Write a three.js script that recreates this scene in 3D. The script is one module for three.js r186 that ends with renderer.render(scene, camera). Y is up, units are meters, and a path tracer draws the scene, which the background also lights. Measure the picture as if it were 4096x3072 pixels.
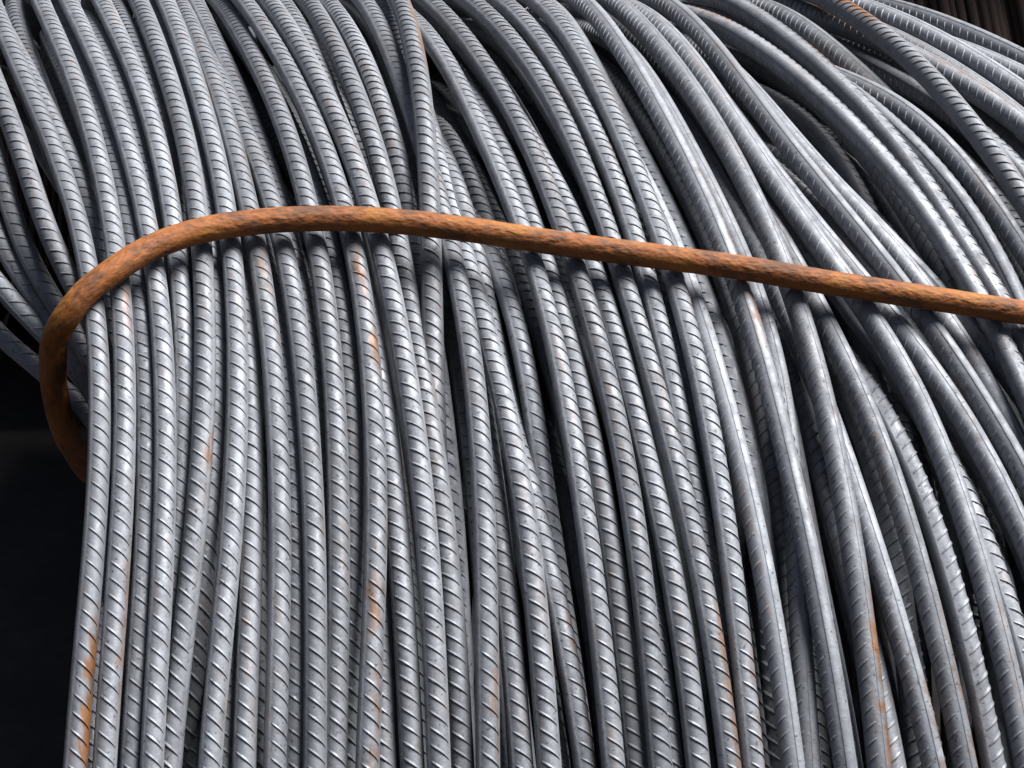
import * as THREE from 'three';
import { mergeGeometries } from 'three/addons/utils/BufferGeometryUtils.js';
import { createNoise3D } from 'simplex-noise';

// ---------------------------------------------------------------- camera, sky, sun, exposure
const W = 1024, H = 768;
const scene = new THREE.Scene();
const AXIS = 0.56;                                   // height of the coil axis above the ground
const camera = new THREE.PerspectiveCamera(24.18, W / H, 0.02, 200);
camera.position.set(0, AXIS + 0.7621, 0.9083);
camera.up.set(0.03149, 0.90503, -0.42418);
camera.lookAt(camera.position.x + 0.27138, camera.position.y - 0.41619, camera.position.z - 0.86784);

const SUN = new THREE.Vector3(0.44, 0.89, -0.08).normalize();
{ // hazy sky: bright veil overhead that thins to a bluer, dimmer horizon
  const w = 256, h = 128, d = new Float32Array(w * h * 4);
  for (let j = 0; j < h; j++) for (let i = 0; i < w; i++) {
    const el = ((j + 0.5) / h - 0.5) * Math.PI, az = ((i + 0.5) / w - 0.5) * 2 * Math.PI;
    const s = Math.sin(el), k = 4 * (j * w + i);
    const dir = new THREE.Vector3(Math.cos(el) * Math.cos(az), s, Math.cos(el) * Math.sin(az));
    const t = Math.max(0, s), veil = (1 + 2 * t) / 3;
    const glow = Math.exp(-(1 - dir.dot(SUN)) * 2.2) * 0.35;
    const L = s > 0 ? 1 : 0.08;
    d[k] = L * (0.62 * veil + glow); d[k + 1] = L * (0.76 * veil + glow * 0.98); d[k + 2] = L * (1.10 * veil + glow * 0.92); d[k + 3] = 1;
  }
  const sky = new THREE.DataTexture(d, w, h, THREE.RGBAFormat, THREE.FloatType);
  sky.mapping = THREE.EquirectangularReflectionMapping; sky.magFilter = sky.minFilter = THREE.LinearFilter; sky.needsUpdate = true;
  scene.background = sky; scene.environment = sky;
  scene.backgroundIntensity = scene.environmentIntensity = 0.10;
}
const sun = new THREE.DirectionalLight(0xfffcf8, 4.6);
sun.position.copy(SUN).multiplyScalar(6); sun.castShadow = true; sun.shadow.radius = 72; sun.shadow.mapSize.set(2048, 2048);
Object.assign(sun.shadow.camera, { left: -2.5, right: 2.5, top: 2.5, bottom: -2.5, near: 0.5, far: 12 });
scene.add(sun); scene.add(sun.target);

const renderer = new THREE.WebGLRenderer({ antialias: true });
renderer.setSize(W, H);
renderer.shadowMap.enabled = true;
renderer.toneMapping = THREE.LinearToneMapping;
renderer.toneMappingExposure = 2.9;

// ---------------------------------------------------------------- helpers
let seed = 12345;
const rnd = () => { seed = (seed * 1664525 + 1013904223) >>> 0; return seed / 4294967296; };
const n3 = createNoise3D(rnd);
const fbm = (x, y, z, o = 4) => { let a = 0, w = 0.5; for (let k = 0; k < o; k++) { a += w * n3(x, y, z); x *= 2.03; y *= 2.03; z *= 2.03; w *= 0.5; } return a; };
const clamp = (v, a, b) => Math.min(b, Math.max(a, v));
const sst = (a, b, v) => { const t = clamp((v - a) / (b - a), 0, 1); return t * t * (3 - 2 * t); };
const D2R = Math.PI / 180;

// tileable noise texture: periodic fbm sampled on a torus
function tex(w, h, fn, srgb) {
  const d = new Uint8Array(w * h * 4);
  for (let j = 0; j < h; j++) for (let i = 0; i < w; i++) {
    const c = fn(i / w, j / h), k = 4 * (j * w + i);
    d[k] = clamp(c[0], 0, 1) * 255; d[k + 1] = clamp(c[1], 0, 1) * 255; d[k + 2] = clamp(c[2], 0, 1) * 255; d[k + 3] = 255;
  }
  const t = new THREE.DataTexture(d, w, h); t.wrapS = t.wrapT = THREE.RepeatWrapping;
  t.magFilter = THREE.LinearFilter; t.minFilter = THREE.LinearMipmapLinearFilter; t.generateMipmaps = true;
  if (srgb) t.colorSpace = THREE.SRGBColorSpace;
  t.needsUpdate = true; return t;
}
const wrap = (u, v, s, o, f) => {   // blends two shifted samples so that both edges meet
  const a = sst(0, 0.15, v), b = sst(0, 0.15, u);
  const g = (uu, vv) => f(uu * s, vv * s, o);
  const x0 = g(u, v) * a + g(u, v + 1) * (1 - a), x1 = g(u + 1, v) * a + g(u + 1, v + 1) * (1 - a);
  return x0 * b + x1 * (1 - b);
};

// outer turns of the coil: [layer (0 = on top), [[angle, place along the axis in mm], ...], options]
const BARS = [
  [0, [[44.4,18.1], [49.8,26.2], [55.9,33.5], [61.9,35.9], [65.8,33.1], [70,28.5], [72.8,23.1], [76.8,13.9], [82.4,6.2], [87.8,-0.4]]],
  [0, [[44.3,28], [49.7,35.4], [55.9,42.2], [61.8,45.5], [65.8,44.6], [70,42.6], [76.2,36.8], [81.4,30.5], [85.4,24.7]]],
  [1, [[44.2,37.3], [49.6,45.1], [55.8,50.7], [61.8,53.4], [65.8,52.8], [70,50.3], [75,46.4], [82.6,37.2]]],
  [0, [[44.2,44], [49.6,51.1], [55.8,57], [61.8,59.9], [65.8,59.2], [69.9,56.2], [76.9,49.4], [85.5,38.1]]],
  [1, [[46,48.2], [51.3,57.9], [55.8,64.8], [61.8,68.3], [65.7,69.3], [69.9,68.3], [76.9,64.1], [85.6,54.8]]],
  [0, [[44.1,49.5], [49.5,60.5], [55.7,70.6], [61.7,76.3], [65.7,78.7], [69.9,80], [76.9,76.2], [85.7,71.2]]],
  [0, [[44,62.6], [49.4,74.3], [55.7,83.1], [61.7,88.8], [65.7,90.6], [69.9,91.2], [76.9,87.3], [85.8,84]]],
  [1, [[43.9,75.7], [49.4,83], [55.6,89.7], [61.7,94], [65.7,94.4], [69.9,93.9], [77,93.1], [85.9,88.9]]],
  [0, [[43.8,86.2], [49.3,93.4], [55.6,98.8], [61.7,101], [65.7,101.3], [69.9,99.7], [77,97.2], [85.9,93.4]]],
  [0, [[43.7,100.4], [49.2,106.5], [55.5,110.5], [61.6,112.7], [65.7,112.7], [69.9,110.9], [77,105.5], [85.9,97.9]]],
  [1, [[43.6,108.3], [49.1,115], [55.5,121.3], [61.6,125.3], [65.6,126], [69.9,125.7], [77,122.2], [86.1,118.3]]],
  [0, [[43.5,118.2], [49,128.1], [55.4,135.9], [61.5,140.2], [65.6,141.1], [69.9,140.7], [77.1,133.9], [86.1,125.2]]],
  [1, [[43.3,136.2], [49,139.3], [52.2,141.2], [55.4,142.6], [61.5,144], [67,145], [69.9,142.3], [77.1,138.1], [86.2,132.1]]],
  [0, [[43.3,144.9], [48.9,149.4], [55.3,152.2], [61.5,152.5], [65.6,152.7], [69.9,150.9], [77.1,145], [86.2,137.9]]],
  [1, [[43.2,154.9], [48.8,158.2], [55.3,160.4], [61.5,162.3], [65.6,163.5], [69.9,163.5], [77.1,159.6], [86.4,158.2]]],
  [0, [[57.7,164.2], [60,167], [63,170.2], [65.6,173.4], [69.9,179.3], [77.2,188], [86.7,197.9]], { lift: [[50,-20],[57.7,-13],[60,-9],[63,-3],[65.6,2],[70,7],[77,9],[87,9],[100,9]], roll: -1.6, label: 'bar lying askew over its neighbours' }],
  [0, [[43.1,162.9], [48.8,169.8], [55.2,177.3], [61.4,182.5], [65.5,184.4], [69.9,185.1], [77.2,184.7], [86.6,186.3]]],
  [1, [[43,176.4], [48.7,179.6], [55.2,184.3], [61.4,187.9], [66.9,189.8], [69.9,189.2], [77.2,190.2], [86.7,193.5]]],
  [0, [[42.9,185.8], [48.6,188.9], [55.1,191.7], [61.4,191.8], [65.5,192], [69.9,191.1], [77.2,193.5], [86.7,197.1]]],
  [1, [[42.7,201.6], [48.5,199.7], [55.1,197.7], [61.4,197.1], [65.5,197.4], [69.9,196.5], [77.2,196.8], [86.7,203.2]]],
  [2, [[42.7,204.8], [48.5,205.2], [55.1,203.2], [61.3,206.7], [65.5,206.5], [69.9,204.3], [78,201.7], [84.8,202.9]]],
  [0, [[42.7,210.2], [48.5,212.5], [55,214.5], [61.3,217], [65.5,216.9], [69.9,213.3], [77.2,210.2], [86.8,209.3]]],
  [2, [[42.6,221.8], [48.4,223.8], [55,225.4], [61.3,223.9], [65.5,223.8], [69.9,223.9], [77.3,220.3], [86.9,220.4]]],
  [0, [[42.5,228.3], [48.3,231.4], [54.9,235], [61.3,234.3], [65.5,233.7], [69.9,233.7], [77.3,229.8], [86.9,224.1]]],
  [1, [[42.4,243.7], [48.2,246.1], [54.9,245.2], [61.2,244.4], [65.9,246.3], [69.1,243.3], [76.2,236.4], [85,230.6]]],
  [0, [[42.3,255.6], [48.1,257.4], [54.8,254.7], [61.2,253.5], [65.4,253.9], [69.4,253.4], [77.4,253.4], [87.1,247.8]]],
  [1, [[42.2,262.8], [48.1,265], [54.8,263.8], [61.2,265.3], [65.4,265.7], [69.7,267], [77.4,266.2], [87.2,266]]],
  [0, [[42.2,265.8], [48.1,268.4], [54.7,273], [61.1,276.6], [65.4,276.5], [69.7,276.9], [77.4,279], [87.4,283.7]]],
  [0, [[41.6,281], [46.6,282.6], [49.6,282.6], [52.7,284.1], [55.9,284.4], [59.5,284.7], [61.8,285.2], [66,286.5], [69.5,285.9], [75.9,282.9], [83.9,281.3]], { roll: 0.25 }],
  [2, [[42.1,272.9], [48,275.7], [53,274.7], [58.7,273.3], [63.9,273.3], [67.7,272.4], [74.6,270.3]]],
  [0, [[41.4,302.3], [46.5,302.8], [52.1,303.1], [55.1,303.5], [57.9,304.1], [60.3,305.4], [62.6,306.3], [65.6,304.4], [69,305.8], [71,303], [73.5,302], [78,303.9], [82.3,304.2], [91.9,311.5]]],
  [2, [[41.9,291.3], [47.9,298], [55,311.7], [58.1,315.4], [61.2,317.2], [63.3,316.5], [65.1,315], [68.5,314], [71.8,311.3], [77.8,312.9], [84,314.6], [92.6,321.8]]],
  [0, [[41.2,315.9], [46.3,319.6], [51.4,323.3], [54.6,326.4], [58.1,326.9], [59.8,328], [62.5,330.5], [64.9,330.2], [68,328.7], [70.9,327.8], [74.6,328], [78.9,326.9], [84.1,325.9], [92.1,329.9]]],
  [2, [[41,341.5], [46.2,337.2], [51.3,333.4], [55.7,333.4], [59,332.5], [62.1,331.7], [65.5,332], [69,331.5], [72.6,330.1], [77.8,331.3], [84.2,332.1]]],
  [1, [[40.9, 353.3], [46.1, 351.1], [51.2, 349.8], [55.7, 348], [57.7, 346.1], [58.9, 343.6], [60.6, 341.4], [62.7, 339.8], [64.7, 340.1], [66.4, 338.8], [69.3, 337.1], [73, 335], [79, 333.5], [86, 334]]],
  [0, [[40.7, 378.9], [46.6, 378], [51.1, 374.6], [54.2, 373.9], [57.6, 372.8], [59.1, 369.7], [60.9, 365.2], [62.6, 358.6], [64.2, 352.1], [69, 341], [74, 338.5], [80, 338], [88, 341]]],
  [1, [[48.1, 404.9], [52.1, 397.9], [55.6, 392.9], [57.6, 385.8], [60.1, 377.3], [62.2, 369.6], [64, 364.5], [66.1, 358.5], [69.3, 350.1], [72, 347.5], [76, 346.5], [82, 347], [90, 350]]],
  [0, [[49, 418.2], [52.1, 409.6], [55.4, 403.5], [57.5, 397], [59.6, 390.8], [61.6, 386.7], [63.7, 381.3], [66, 373.5], [68.4, 366], [73.5, 356.5], [78, 355.5], [84, 357], [92, 361]]],
  [1, [[54.3, 423], [57.4, 414.1], [58.6, 410.5], [61.2, 402.9], [63.1, 398.8], [66, 389.1], [68.6, 378.5], [71.2, 367.5], [74, 367], [79, 365.5], [85, 367], [92, 372]]],
  [1, [[56.3, 436.6], [59.1, 425.7], [62.8, 409.4], [64.8, 400.8], [67, 392.9], [69.6, 386], [72.2, 380.1], [75.2, 372], [78.5, 376], [84, 375], [92, 381]]],
  [0, [[54.3,425.2], [57.4,421], [60,418.9], [63.7,416.7], [67,413], [70.2,408.1], [74.1,401.1], [78.1,393.6], [82.1,386.4], [86.6,380.2], [94.1,373.7]], { roll: -0.75 }],
  [0, [[56.6,437.4], [59.6,432.3], [62.4,427.7], [64.7,424.2], [68.3,421.8], [73.3,417.5], [77.4,413.1], [81.6,407.1], [86.3,402.4], [92.9,403.7]], { roll: -0.85 }],
  [1, [[59.1,444.1], [62.7,440.8], [66.3,438.6], [69.8,436.1], [72.9,430.4], [76,425], [79,422.8], [82,417.7], [86.2,412.5]], { roll: -0.3 }],
  [1, [[67.2,456.9], [71.1,451], [75.8,445.1], [79,442.2], [82.3,433], [86.3,420.1], [91.6,417.2]]],
  [0, [[64.7,465.7], [68,463], [70.9,463.5], [74,460.6], [77.8,459.7], [81.4,458.5], [85.6,455.2], [89.9,453.2], [98,456]], { roll: -1.9, lift: [[60,2],[80,6],[100,8]], label: 'loose bar with a rust patch' }],
  [0, [[72.7,504], [75.7,496], [79.4,484.2], [83.3,472.8], [88.2,462.1], [92.9,457.2]], { roll: 0.5 }],
  [0, [[76.3,521.3], [78.7,512.2], [82,502.9], [85.8,496.4], [90.5,487.2], [95.9,482.3]], { roll: 0.2 }],
  [1, [[53.4,42],[57,41],[60,40],[62.2,36.5],[64.4,27.5],[66.8,20],[70.1,13.6],[73.5,8.3],[76.9,2.3],[82.3,-6.0]]],
  [2, [[55,43],[60.1,41],[62.2,36.5],[63.4,29.5],[65.4,18.5],[68.8,6.7],[73.1,0.7],[77.4,-6.3]]],
  [2, [[54,44],[59.6,42],[62.2,36],[65.2,17.5],[67.1,7],[69.3,-0.9],[72.1,-8.7]]],
  [1, [[63.4,42.3], [66,42], [68.6,38.9], [70,35.9], [73.5,29.1], [76.8,22.3], [80.3,15.9], [83.6,10.1], [88.7,2.9]]],
  [1, [[70,590], [76,562], [82,541], [88,524], [94,511], [102,500]], { roll: 0.1 }],
  [1, [[74,552], [80,530], [85,515], [92,497], [99,486]], { roll: 0.4 }],
  [2, [[55,45], [60,42], [62.3,36], [63.6,24], [65,12], [66.2,2], [67.4,-8], [69,-18]], { lift: [[58,-14],[64,-10],[70,-8]] }],
  [2, [[55,46], [60,43], [62.3,34], [63.8,18], [64.8,6], [65.7,-5], [66.6,-15]], { lift: [[58,-24],[64,-20],[70,-18]] }],
];
const SPOTS = { // rust on single turns: [from, to (angle along the turn), side, spread, strength]
  0: [[38, 48.3, 1.2, 0.75, 0.95]], 1: [[46, 51, 1.35, 0.5, 0.5], [62, 64, 0.6, 0.4, 0.5]], 5: [[55.6, 56.1, 1.2, 0.4, 0.9]],
  11: [[59.7, 60.5, 0.6, 0.4, 0.8], [48.3, 49.1, -0.2, 0.5, 0.8], [63.6, 65.2, 0.1, 0.45, 0.7], [40, 46, 0.7, 0.35, 0.5]], 8: [[64, 65.3, 0.2, 0.4, 0.5]],
  15: [[79, 90, 1.1, 0.5, 0.6]], 25: [[37, 47.6, 0.95, 0.65, 0.6]], 27: [[37, 46, 1.05, 0.5, 0.5]], 16: [[43, 46, 0.8, 0.4, 0.5]], 19: [[41, 49, 1.1, 0.4, 0.4]],
  30: [[60.6, 63, 0.3, 0.35, 0.6], [66, 71, 0.9, 0.35, 0.6]], 32: [[37, 47.2, 0.95, 0.6, 0.85]], 34: [[37, 45, 1.0, 0.6, 0.55]], 33: [[38, 44, 0.9, 0.5, 0.5]],
  36: [[84.6, 86, 0, 1.7, 0.85]], 44: [[86.5, 90.5, 0.3, 1.0, 0.9]], 45: [[86, 94, -0.2, 0.9, 0.6], [77, 82, 0.3, 0.5, 0.4]], 43: [[84, 90, 0.9, 0.8, 0.7]], 41: [[80, 84, 1.0, 0.6, 0.35]], 40: [[88, 95, 0.4, 0.8, 0.4]],
};
// the rod: [angle, place along the axis in mm, height over the outer turns in mm]
const TIE = [[59.3, 476, 11], [59.9, 452.4, 11], [60.5, 427.7, 11], [61.5, 383.4, 11], [62.4, 342.6, 11], [63.4, 302.4, 11], [64.2, 262.5, 11], [65.0, 223.3, 11], [65.9, 185.0, 11], [66.4, 156.3, 11], [66.6, 127.5, 11], [66.4, 98.9, 11], [65.9, 76.1, 11], [65.0, 57.3, 11], [63.8, 42.3, 11], [62.9, 31.0, 8], [62.2, 23.4, 2], [61.9, 18.9, -8], [61.6, 17.8, -22], [61.4, 18.6, -38], [61.3, 21, -55], [61.5, 26, -78], [61.9, 40, -108], [62, 90, -118], [61, 200, -118], [60, 350, -118], [59, 500, -116], [58.6, 545, -90], [58.4, 552, -50], [58.5, 545, -10], [58.8, 515, 10]];

// ---------------------------------------------------------------- materials
const steelMap = tex(1024, 1024, (u, v) => {
  const a = wrap(u, v, 9, 1, (x, y, z) => fbm(x, y, z, 4)), b = wrap(u, v, 70, 5, (x, y, z) => fbm(x, y, z, 3));
  const fl = sst(0.42, 0.55, wrap(u, v, 34, 9, (x, y, z) => fbm(x, y, z, 3)));
  const g = 0.90 + 0.11 * a + 0.07 * b - 0.28 * fl;
  return [g, g, g * 1.005];
}, true);
const steelRough = tex(512, 512, (u, v) => {
  const a = wrap(u, v, 12, 21, (x, y, z) => fbm(x, y, z, 4)), g = 0.80 + 0.32 * a; return [g, g, g];
});
const steelBump = tex(512, 512, (u, v) => {
  const a = wrap(u, v, 40, 31, (x, y, z) => fbm(x, y, z, 3)), g = 0.5 + 0.5 * a; return [g, g, g];
});
const steel = new THREE.MeshStandardMaterial({ color: 0xffffff, vertexColors: true, metalness: 0.45, roughness: 0.84, map: steelMap, roughnessMap: steelRough, bumpMap: steelBump, bumpScale: 0.00012 });
const rustMap = tex(1024, 512, (u, v) => {
  const a = wrap(u, v, 6, 41, (x, y, z) => fbm(x, y, z, 5)), b = wrap(u, v, 24, 44, (x, y, z) => fbm(x, y, z, 4)), c = wrap(u, v, 80, 47, (x, y, z) => fbm(x, y, z, 3));
  const dark = sst(-0.15, 0.55, b * 0.6 + a), och = sst(-0.1, 0.6, -a + b * 0.5), m = 1 + 0.16 * c;
  let r = 0.73, g = 0.43, bl = 0.13;                                  // sRGB
  r += (0.77 - r) * och; g += (0.51 - g) * och; bl += (0.14 - bl) * och;
  r += (0.42 - r) * dark * 0.8; g += (0.255 - g) * dark * 0.8; bl += (0.10 - bl) * dark * 0.75;
  return [r * m, g * m, bl * m];
}, true);
const rustBump = tex(512, 512, (u, v) => { const g = 0.5 + 0.5 * wrap(u, v, 30, 51, (x, y, z) => fbm(x, y, z, 4)); return [g, g, g]; });
const rust = new THREE.MeshStandardMaterial({ color: new THREE.Color().setRGB(0.37, 0.33, 0.22), map: rustMap, bumpMap: rustBump, bumpScale: 0.0008, metalness: 0.0, roughness: 0.78 });
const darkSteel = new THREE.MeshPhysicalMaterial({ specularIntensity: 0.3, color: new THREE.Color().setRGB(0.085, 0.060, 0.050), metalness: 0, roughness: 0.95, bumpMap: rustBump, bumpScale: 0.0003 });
const dirt = new THREE.MeshStandardMaterial({ color: 0xffffff, roughness: 0.95, map: tex(512, 512, (u, v) => {
  const a = wrap(u, v, 10, 61, (x, y, z) => fbm(x, y, z, 5)), b = wrap(u, v, 60, 64, (x, y, z) => fbm(x, y, z, 3)), g = 0.12 + 0.05 * a + 0.04 * b; return [g * 1.06, g * 0.94, g * 0.92];
}, true) });

// ---------------------------------------------------------------- ground
{
  const g = new THREE.PlaneGeometry(120, 120, 1, 1); g.rotateX(-Math.PI / 2);
  const uv = g.attributes.uv; for (let i = 0; i < uv.count; i++) uv.setXY(i, uv.getX(i) * 60, uv.getY(i) * 60);
  const m = new THREE.Mesh(g, dirt); m.name = 'ground'; m.receiveShadow = true;
  m.userData = { kind: 'structure' }; scene.add(m);
}

// ---------------------------------------------------------------- the coil: turns of ribbed bar
const CX = 0.25;                                     // the coil stands over this place
const R0 = 0.5454, RB = 0.0048, DIA = 0.0112;        // outer pitch radius, bar core radius, bar thickness over the ribs
const T0 = 14, T1 = 134, NT = 61;                    // angles (degrees from level, up and over) on which the packing is solved
// the bar is drawn unevenly: thickness by place along the axis and angle
const thick = (x, t) => 0.79 + 0.24 * clamp((x - 0.05) / 0.42, 0, 1) + 0.13 * sst(62, 92, t) * (1 - sst(100, 150, t));
const TH = Array.from({ length: NT }, (_, k) => T0 + (T1 - T0) * k / (NT - 1));
// monotone-ish cubic through the knots, eased to a constant outside them
function curve(kn, c = 1) {
  return (t) => {
    const n = kn.length;
    const end = (a, b, dt) => { const s = (kn[b][c] - kn[a][c]) / (kn[b][0] - kn[a][0]); return clamp(s, -1.2, 1.2) * dt * Math.exp(-Math.abs(dt) / 14); };
    if (t <= kn[0][0]) return kn[0][c] + end(0, 1, t - kn[0][0]);
    if (t >= kn[n - 1][0]) return kn[n - 1][c] + end(n - 2, n - 1, t - kn[n - 1][0]);
    let i = 0; while (t > kn[i + 1][0]) i++;
    const h = kn[i + 1][0] - kn[i][0], u = (t - kn[i][0]) / h;
    const sl = (j) => j <= 0 ? (kn[1][c] - kn[0][c]) / (kn[1][0] - kn[0][0]) : j >= n - 1 ? (kn[n - 1][c] - kn[n - 2][c]) / (kn[n - 1][0] - kn[n - 2][0]) : (kn[j + 1][c] - kn[j - 1][c]) / (kn[j + 1][0] - kn[j - 1][0]);
    const u2 = u * u, u3 = u2 * u;
    return kn[i][c] * (2 * u3 - 3 * u2 + 1) + kn[i + 1][c] * (-2 * u3 + 3 * u2) + h * (sl(i) * (u3 - 2 * u2 + u) + sl(i + 1) * (u3 - u2));
  };
}
const smooth = (a, n) => { for (let k = 0; k < n; k++) a = a.map((v, i) => i && i < a.length - 1 ? (a[i - 1] + 2 * v + a[i + 1]) / 4 : v); return a; };

const bars = [];                                     // { X[], r[] (metres, on TH), pri, roll, twist, fill }
BARS.forEach(([layer, kn, o = {}], i) => {
  const f = curve(kn), X = smooth(TH.map((t) => { const x = f(t) / 1000; return x + sst(96, 124, t) * Math.max(0, 0.06 - x); }), i < 47 ? 10 : 2);
  const fr = o.lift ? curve(o.lift) : null;
  const lift = TH.map((t) => fr ? fr(t) / 1000 : 0);
  bars.push({ X, lift, pri: layer * 100 + i, layer, roll: o.roll, rusty: o.rusty || 0, label: o.label, fill: 0, id: i });
});
// buried turns: they lie between the two ends of the coil and drift across it
{
  const xl = (k, L) => bars[0].X[k] + 0.006 + 0.003 * L, xr = curve([[38, 0.50], [60, 0.522], [76, 0.515], [90, 0.49], [104, 0.476]]);
  const outer = bars.filter((b) => b.id !== 15 && b.id < 47);                          // first one turn in each furrow between the outer turns
  for (let i = 0; i < outer.length - 1; i++) {
    const dx = (rnd() - 0.5) * 0.2, X = smooth(TH.map((t, k) => { const xs = outer.map((b) => b.X[k]).sort((a, b) => a - b); return xs[i] + (xs[i + 1] - xs[i]) * (0.5 + dx * Math.sin(t * 0.06 + i)); }), 8);
    bars.push({ X, lift: TH.map(() => -0.004 - 0.004 * rnd()).fill(-0.004 - 0.003 * rnd()), pri: 900 + i, layer: 3, fill: 1, rusty: 0, id: bars.length });
  }
  for (let L = 1; L < 5; L++) {
    const n = [0, 44, 46, 46, 46][L];
    for (let i = 0; i < n; i++) {
      const u0 = (i + 0.5 + (rnd() - 0.5) * 0.7) / n, dr = (rnd() - 0.5) * [0.04, 0.07, 0.09, 0.08, 0.05][L], ph = rnd() * 6.28, am = 0.003 * rnd();
      const X = smooth(TH.map((t, k) => { const u = clamp(u0 + dr * (t - 65) / 25, 0.0, 1), a = xl(k, L); return a + (xr(t) - a) * u + am * Math.sin(t * 0.09 + ph); }), 6);
      bars.push({ X, lift: TH.map(() => -0.0105 * (L + 1)), pri: 1000 * (L + 1) + i, layer: 3 + L, fill: L + 1, rusty: 0, id: bars.length });
    }
  }
}
bars.sort((a, b) => a.pri - b.pri);
bars.forEach((b, i) => {                             // each turn drops below those that lie over it
  let r = TH.map((t, k) => {
    let v = R0 + b.lift[k] - (b.layer < 3 ? b.layer * 0.0015 : 0);
    for (let j = 0; j < i; j++) {
      const a = bars[j], dx = Math.abs(a.X[k] - b.X[k]);
      if (a.fill && a.fill < b.fill - 1) continue;
      const di = DIA * thick(b.X[k], t);
      if (dx < di && a.r[k] > v - di) v = Math.min(v, a.r[k] - Math.sqrt(di * di - dx * dx));
    }
    return v;
  });
  const lo = r.map((v, k) => Math.min(...r.slice(Math.max(0, k - 2), k + 3)));
  b.r = smooth(lo, 14).map((v) => Math.max(v, R0 - 0.105));
});

const arrAt = (a, t) => { const p = clamp((t - T0) / (T1 - T0), 0, 1) * (NT - 1), i = Math.min(NT - 2, Math.floor(p)), u = p - i;
  const y0 = a[Math.max(0, i - 1)], y1 = a[i], y2 = a[i + 1], y3 = a[Math.min(NT - 1, i + 2)];
  return 0.5 * (2 * y1 + (y2 - y0) * u + (2 * y0 - 5 * y1 + 4 * y2 - y3) * u * u + (3 * y1 - y0 - 3 * y2 + y3) * u * u * u); };
function centre(b, t, out) {                         // t in degrees, any turn of the circle
  let x, r;
  if (t >= T0 && t <= T1) { x = arrAt(b.X, t); r = arrAt(b.r, t); }
  else { const u = sst(0, 1, (t > T1 ? t - T1 : t + 360 - T1) / (360 - (T1 - T0))); x = b.X[NT - 1] * (1 - u) + b.X[0] * u; r = b.r[NT - 1] * (1 - u) + b.r[0] * u; x += 0.085 * Math.sin(Math.PI * u) * (1 - x / 0.52); }   // the coil narrows below and behind
  return out.set(x - CX, AXIS + r * Math.sin(t * D2R), r * Math.cos(t * D2R));
}

const _a = new THREE.Vector3(), _b = new THREE.Vector3();
function frame(b, t) {
  const c = centre(b, t, new THREE.Vector3());
  const tg = centre(b, t + 0.2, _a).clone().sub(centre(b, t - 0.2, _b)).normalize();
  const n = new THREE.Vector3(0, Math.sin(t * D2R), Math.cos(t * D2R)); n.addScaledVector(tg, -n.dot(tg)).normalize();
  const s = new THREE.Vector3().crossVectors(tg, n);
  return { c, tg, n, s, w: thick(c.x + CX, t < 0 ? t + 360 : t) };
}
// colour of the metal: blue-grey mill scale, with rust where the bar has rusted
const steelC = [0.198, 0.210, 0.232], rustA = [0.24, 0.095, 0.022], rustB = [0.11, 0.058, 0.03];
function paint(b, p, psi, t, out) {
  const tone = 1 + 0.20 * b.tone + 0.10 * fbm(p.x * 22, p.y * 22, p.z * 22 + b.id, 3);
  let k = 0.22 * sst(0.12, 0.5, fbm(p.x * 160, b.id * 3.7, t * 0.06, 3)) * sst(-0.2, 0.3, n3(p.x * 140, p.y * 140, p.z * 140));   // faint brown streaks along the bar
  for (const s of b.spots || []) {                   // rust seen on this bar: [from, to, side, spread, strength]
    const w = sst(s[0] - 1.5, s[0] + 0.5, t) * (1 - sst(s[1] - 0.5, s[1] + 1.5, t)); if (w <= 0) continue;
    let da = Math.abs(psi - s[2]); if (da > Math.PI) da = 2 * Math.PI - da;
    const e = fbm(p.x * 170, p.y * 170, p.z * 170, 4) * 1.1;
    k = Math.max(k, s[4] * w * (1 - sst(s[3] * 0.85, s[3] * 1.02, da + e)));
  }
  const m = 0.5 + 0.5 * n3(p.x * 60, p.y * 60, p.z * 60);
  for (let i = 0; i < 3; i++) out.push((steelC[i] * tone) * (1 - k) + (rustA[i] * m + rustB[i] * (1 - m)) * k);
}
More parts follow.
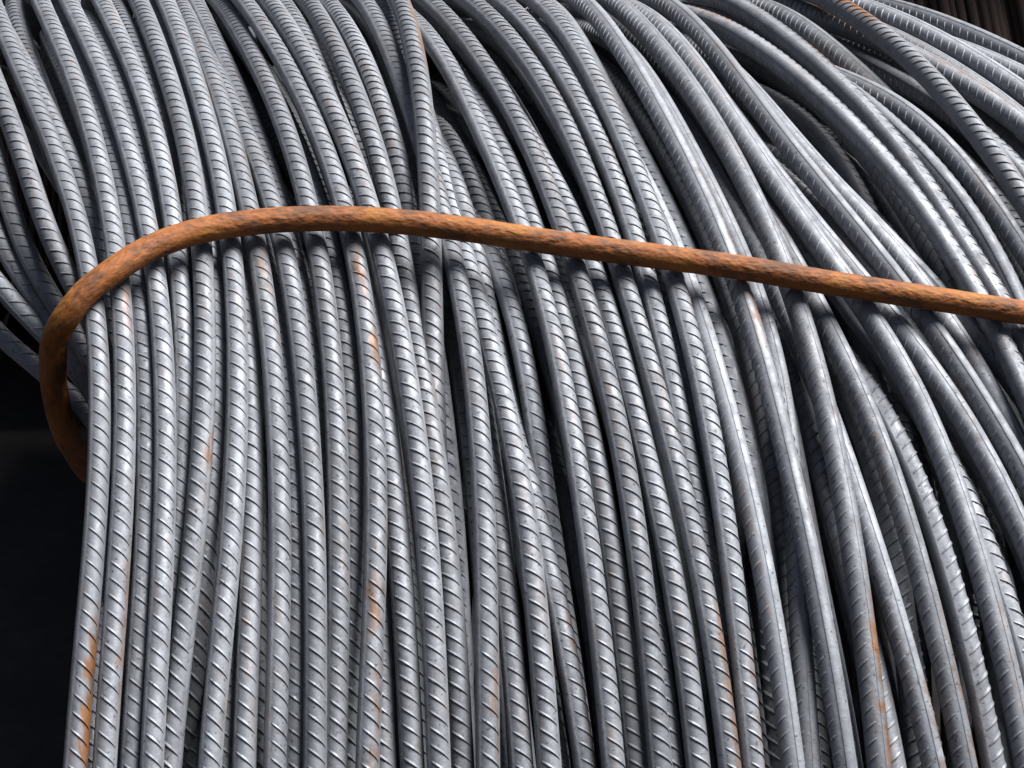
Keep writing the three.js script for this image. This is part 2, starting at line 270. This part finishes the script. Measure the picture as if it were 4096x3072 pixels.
function barGeo(b, sides) {
  const ang = [];                                    // psi samples: round core, a flat raised seam at psi = 0 and pi
  for (const base of [0, Math.PI]) { ang.push([base - 0.40, 0], [base - 0.33, 0.0004], [base, 0.0005], [base + 0.33, 0.0004], [base + 0.40, 0]); const m = sides / 2 - 2; for (let k = 1; k <= m; k++) ang.push([base + 0.40 + (Math.PI - 0.80) * k / (m + 1), 0]); }
  const ts = []; const f0 = 22, f1 = 128, nf = b.fill > 1 ? 90 : b.fill ? 130 : 260, nb = 56;
  for (let k = 0; k < nf; k++) ts.push(f0 + (f1 - f0) * k / nf);
  for (let k = 0; k < nb; k++) ts.push(f1 + (360 + f0 - f1) * k / nb);
  const n = ang.length, pos = [], col = [], uv = [], idx = [], P = new THREE.Vector3();
  ts.push(ts[0] + 360);
  ts.forEach((t, k) => {
    const tt = t > 360 ? t - 360 : t, F = frame(b, tt), roll = b.roll + b.twist * (tt - 65);
    for (let i = 0; i <= n; i++) {
      const [psi, h] = ang[i % n], a = psi + roll, rr = (RB + h) * F.w;
      P.copy(F.c).addScaledVector(F.n, rr * Math.cos(a)).addScaledVector(F.s, rr * Math.sin(a));
      pos.push(P.x, P.y, P.z); paint(b, P, Math.atan2(Math.sin(a), Math.cos(a)), tt, col);
      uv.push((i / n) * 0.25 + b.id * 0.137, t * D2R * R0 * 8 / 1.0 + b.id * 0.31);
    }
    if (k < ts.length - 1) for (let i = 0; i < n; i++) { const q = k * (n + 1) + i, w = q + n + 1; idx.push(q, q + 1, w, q + 1, w + 1, w); }
  });
  const g = new THREE.BufferGeometry();
  g.setAttribute('position', new THREE.Float32BufferAttribute(pos, 3)); g.setAttribute('color', new THREE.Float32BufferAttribute(col, 3)); g.setAttribute('uv', new THREE.Float32BufferAttribute(uv, 2));
  g.setIndex(idx); g.computeVertexNormals();
  return g;
}
function ribGeo(b) {                                 // crescent ribs in two rows, leaning down and away from the seam at psi = 0
  const pos = [], col = [], uv = [], idx = [], P = new THREE.Vector3();
  const gap = b.X[25] > 0.285 && !b.fill ? 0.86 : 0.58, pitch = 0.0060, ta = b.fill ? 34 : 28, tb = b.fill ? 104 : 124, step = pitch / R0 / D2R, seg = b.fill ? 7 : 10, off = rnd() * step;
  const prof = [[-0.0005, -0.0003], [-0.0004, 0.00050], [0.0001, 0.00044], [0.0014, -0.0002]];
  for (const row of [1, -1]) for (let t = ta + off + (row > 0 ? 0 : step / 2); t < tb; t += step) {
    const mid = b.roll + b.twist * (t - 65) + row * Math.PI / 2;
    if (Math.cos(mid) < -0.72 && !b.open) continue;  // on the side that lies against the next layer
    const wear = 0.88 + 0.24 * rnd(), jit = (rnd() - 0.5) * 0.06, o0 = pos.length / 3;
    for (let i = 0; i <= seg; i++) {
      const f = i / seg, psi = gap + (Math.PI - 2 * gap) * f;               // from seam to seam
      const along = -0.62 * RB * (psi - Math.PI / 2);
      const tt = t + jit * step + along / R0 / D2R, F = frame(b, tt), a = b.roll + b.twist * (tt - 65) + row * psi;
      const hh = wear * Math.pow(Math.sin(Math.PI * clamp(f, 0.001, 0.999)), 0.6);
      for (const [ds, h] of prof) {
        const rr = (RB + (h > 0 ? h * hh : h)) * F.w;
        P.copy(F.c).addScaledVector(F.tg, ds * F.w * (0.55 + 0.45 * hh)).addScaledVector(F.n, rr * Math.cos(a)).addScaledVector(F.s, rr * Math.sin(a));
        pos.push(P.x, P.y, P.z); paint(b, P, Math.atan2(Math.sin(a), Math.cos(a)), tt, col);
        uv.push(psi * 0.04 + b.id * 0.137, tt * D2R * R0 * 8 + b.id * 0.31);
      }
      if (i < seg) for (let j = 0; j < 3; j++) { const q = o0 + i * 4 + j, w = q + 4; if (row > 0) idx.push(q, w, q + 1, q + 1, w, w + 1); else idx.push(q, q + 1, w, q + 1, w + 1, w); }
    }
  }
  const g = new THREE.BufferGeometry();
  g.setAttribute('position', new THREE.Float32BufferAttribute(pos, 3)); g.setAttribute('color', new THREE.Float32BufferAttribute(col, 3)); g.setAttribute('uv', new THREE.Float32BufferAttribute(uv, 2));
  g.setIndex(idx); g.computeVertexNormals();
  return g;
}
const coil = new THREE.Group(); coil.name = 'rebar_coil'; coil.position.set(CX, 0, 0);
coil.userData = { label: 'silvery coil of ribbed steel reinforcing bar bound by a rusty rod', category: 'steel coil', group: 'coils of reinforcing bar' };
scene.add(coil);
for (const b of bars) {
  b.tone = rnd() * 2 - 1; b.twist = (rnd() - 0.5) * 0.012;
  if (b.roll === undefined) {
    const x = b.X[25];
    b.roll = b.fill ? (x < 0.29 ? -1.5 + (rnd() - 0.5) * 0.8 : rnd() * 6.28) : (x < 0.18 ? -1.55 : x < 0.28 ? -1.35 : 0.32) + (rnd() - 0.5) * 0.6;
  }
  b.spots = SPOTS[b.id];
  const m = new THREE.Mesh(barGeo(b, b.fill ? 12 : 20), steel); m.name = 'bar_turn'; m.castShadow = m.receiveShadow = true;
  if (b.label) m.userData.label = b.label;
  coil.add(m);
  if (b.fill < 4) { const q = new THREE.Mesh(ribGeo(b), steel); q.name = 'transverse_ribs'; q.castShadow = q.receiveShadow = true; q.userData = { kind: 'stuff' }; m.add(q); }
}

// ---------------------------------------------------------------- the rod that ties the coil
{
  const pts = TIE.map(([t, x, r]) => { const rr = R0 + r / 1000; return new THREE.Vector3(x / 1000 - CX, rr * Math.sin(t * D2R), rr * Math.cos(t * D2R)); });
  const cv = new THREE.CatmullRomCurve3(pts, true, 'centripetal');
  const NS = 520, NR = 18, rad = 0.0053, fr = cv.computeFrenetFrames(NS, true), pos = [], uv = [], idx = [];
  const len = cv.getLength();
  for (let k = 0; k <= NS; k++) {
    const p = cv.getPointAt(k / NS);
    for (let i = 0; i <= NR; i++) {
      const a = i / NR * 2 * Math.PI, d = fr.normals[k].clone().multiplyScalar(Math.cos(a)).addScaledVector(fr.binormals[k], Math.sin(a));
      const q = p.clone().addScaledVector(d, rad), w = 1 + 0.035 * fbm(q.x * 90, q.y * 90, q.z * 90, 3);
      q.copy(p).addScaledVector(d, rad * w); pos.push(q.x, q.y + AXIS, q.z); uv.push(k / NS * len * 5, i / NR * 0.34);
    }
    if (k < NS) for (let i = 0; i < NR; i++) { const q = k * (NR + 1) + i, w = q + NR + 1; idx.push(q, q + 1, w, q + 1, w + 1, w); }
  }
  const g = new THREE.BufferGeometry();
  g.setAttribute('position', new THREE.Float32BufferAttribute(pos, 3)); g.setAttribute('uv', new THREE.Float32BufferAttribute(uv, 2)); g.setIndex(idx); g.computeVertexNormals();
  const m = new THREE.Mesh(g, rust); m.name = 'tie_rod'; m.castShadow = m.receiveShadow = true; m.position.set(CX, 0, 0);
  m.userData = { label: 'smooth orange rusty rod bent round the silvery coil to tie it', category: 'tie rod' };
  scene.add(m);
}

// ---------------------------------------------------------------- dark coils standing behind
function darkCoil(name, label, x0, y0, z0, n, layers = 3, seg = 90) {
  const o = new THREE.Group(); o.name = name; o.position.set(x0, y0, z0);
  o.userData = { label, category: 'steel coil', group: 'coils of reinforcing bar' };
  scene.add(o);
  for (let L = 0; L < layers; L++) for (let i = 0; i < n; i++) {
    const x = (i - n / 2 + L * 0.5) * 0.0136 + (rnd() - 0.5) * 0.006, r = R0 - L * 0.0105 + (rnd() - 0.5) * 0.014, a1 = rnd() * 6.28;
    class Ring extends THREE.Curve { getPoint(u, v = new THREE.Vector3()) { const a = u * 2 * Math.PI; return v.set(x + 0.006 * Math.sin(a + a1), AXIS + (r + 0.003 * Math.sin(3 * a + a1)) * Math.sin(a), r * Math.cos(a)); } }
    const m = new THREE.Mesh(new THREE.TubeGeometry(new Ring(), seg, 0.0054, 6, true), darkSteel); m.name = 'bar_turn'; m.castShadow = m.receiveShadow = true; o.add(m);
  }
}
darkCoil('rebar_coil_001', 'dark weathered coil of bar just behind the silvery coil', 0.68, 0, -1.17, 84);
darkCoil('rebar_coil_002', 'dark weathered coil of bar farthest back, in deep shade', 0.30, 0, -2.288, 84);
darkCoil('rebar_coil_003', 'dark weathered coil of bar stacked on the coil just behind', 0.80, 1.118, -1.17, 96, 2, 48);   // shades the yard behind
renderer.render(scene, camera);
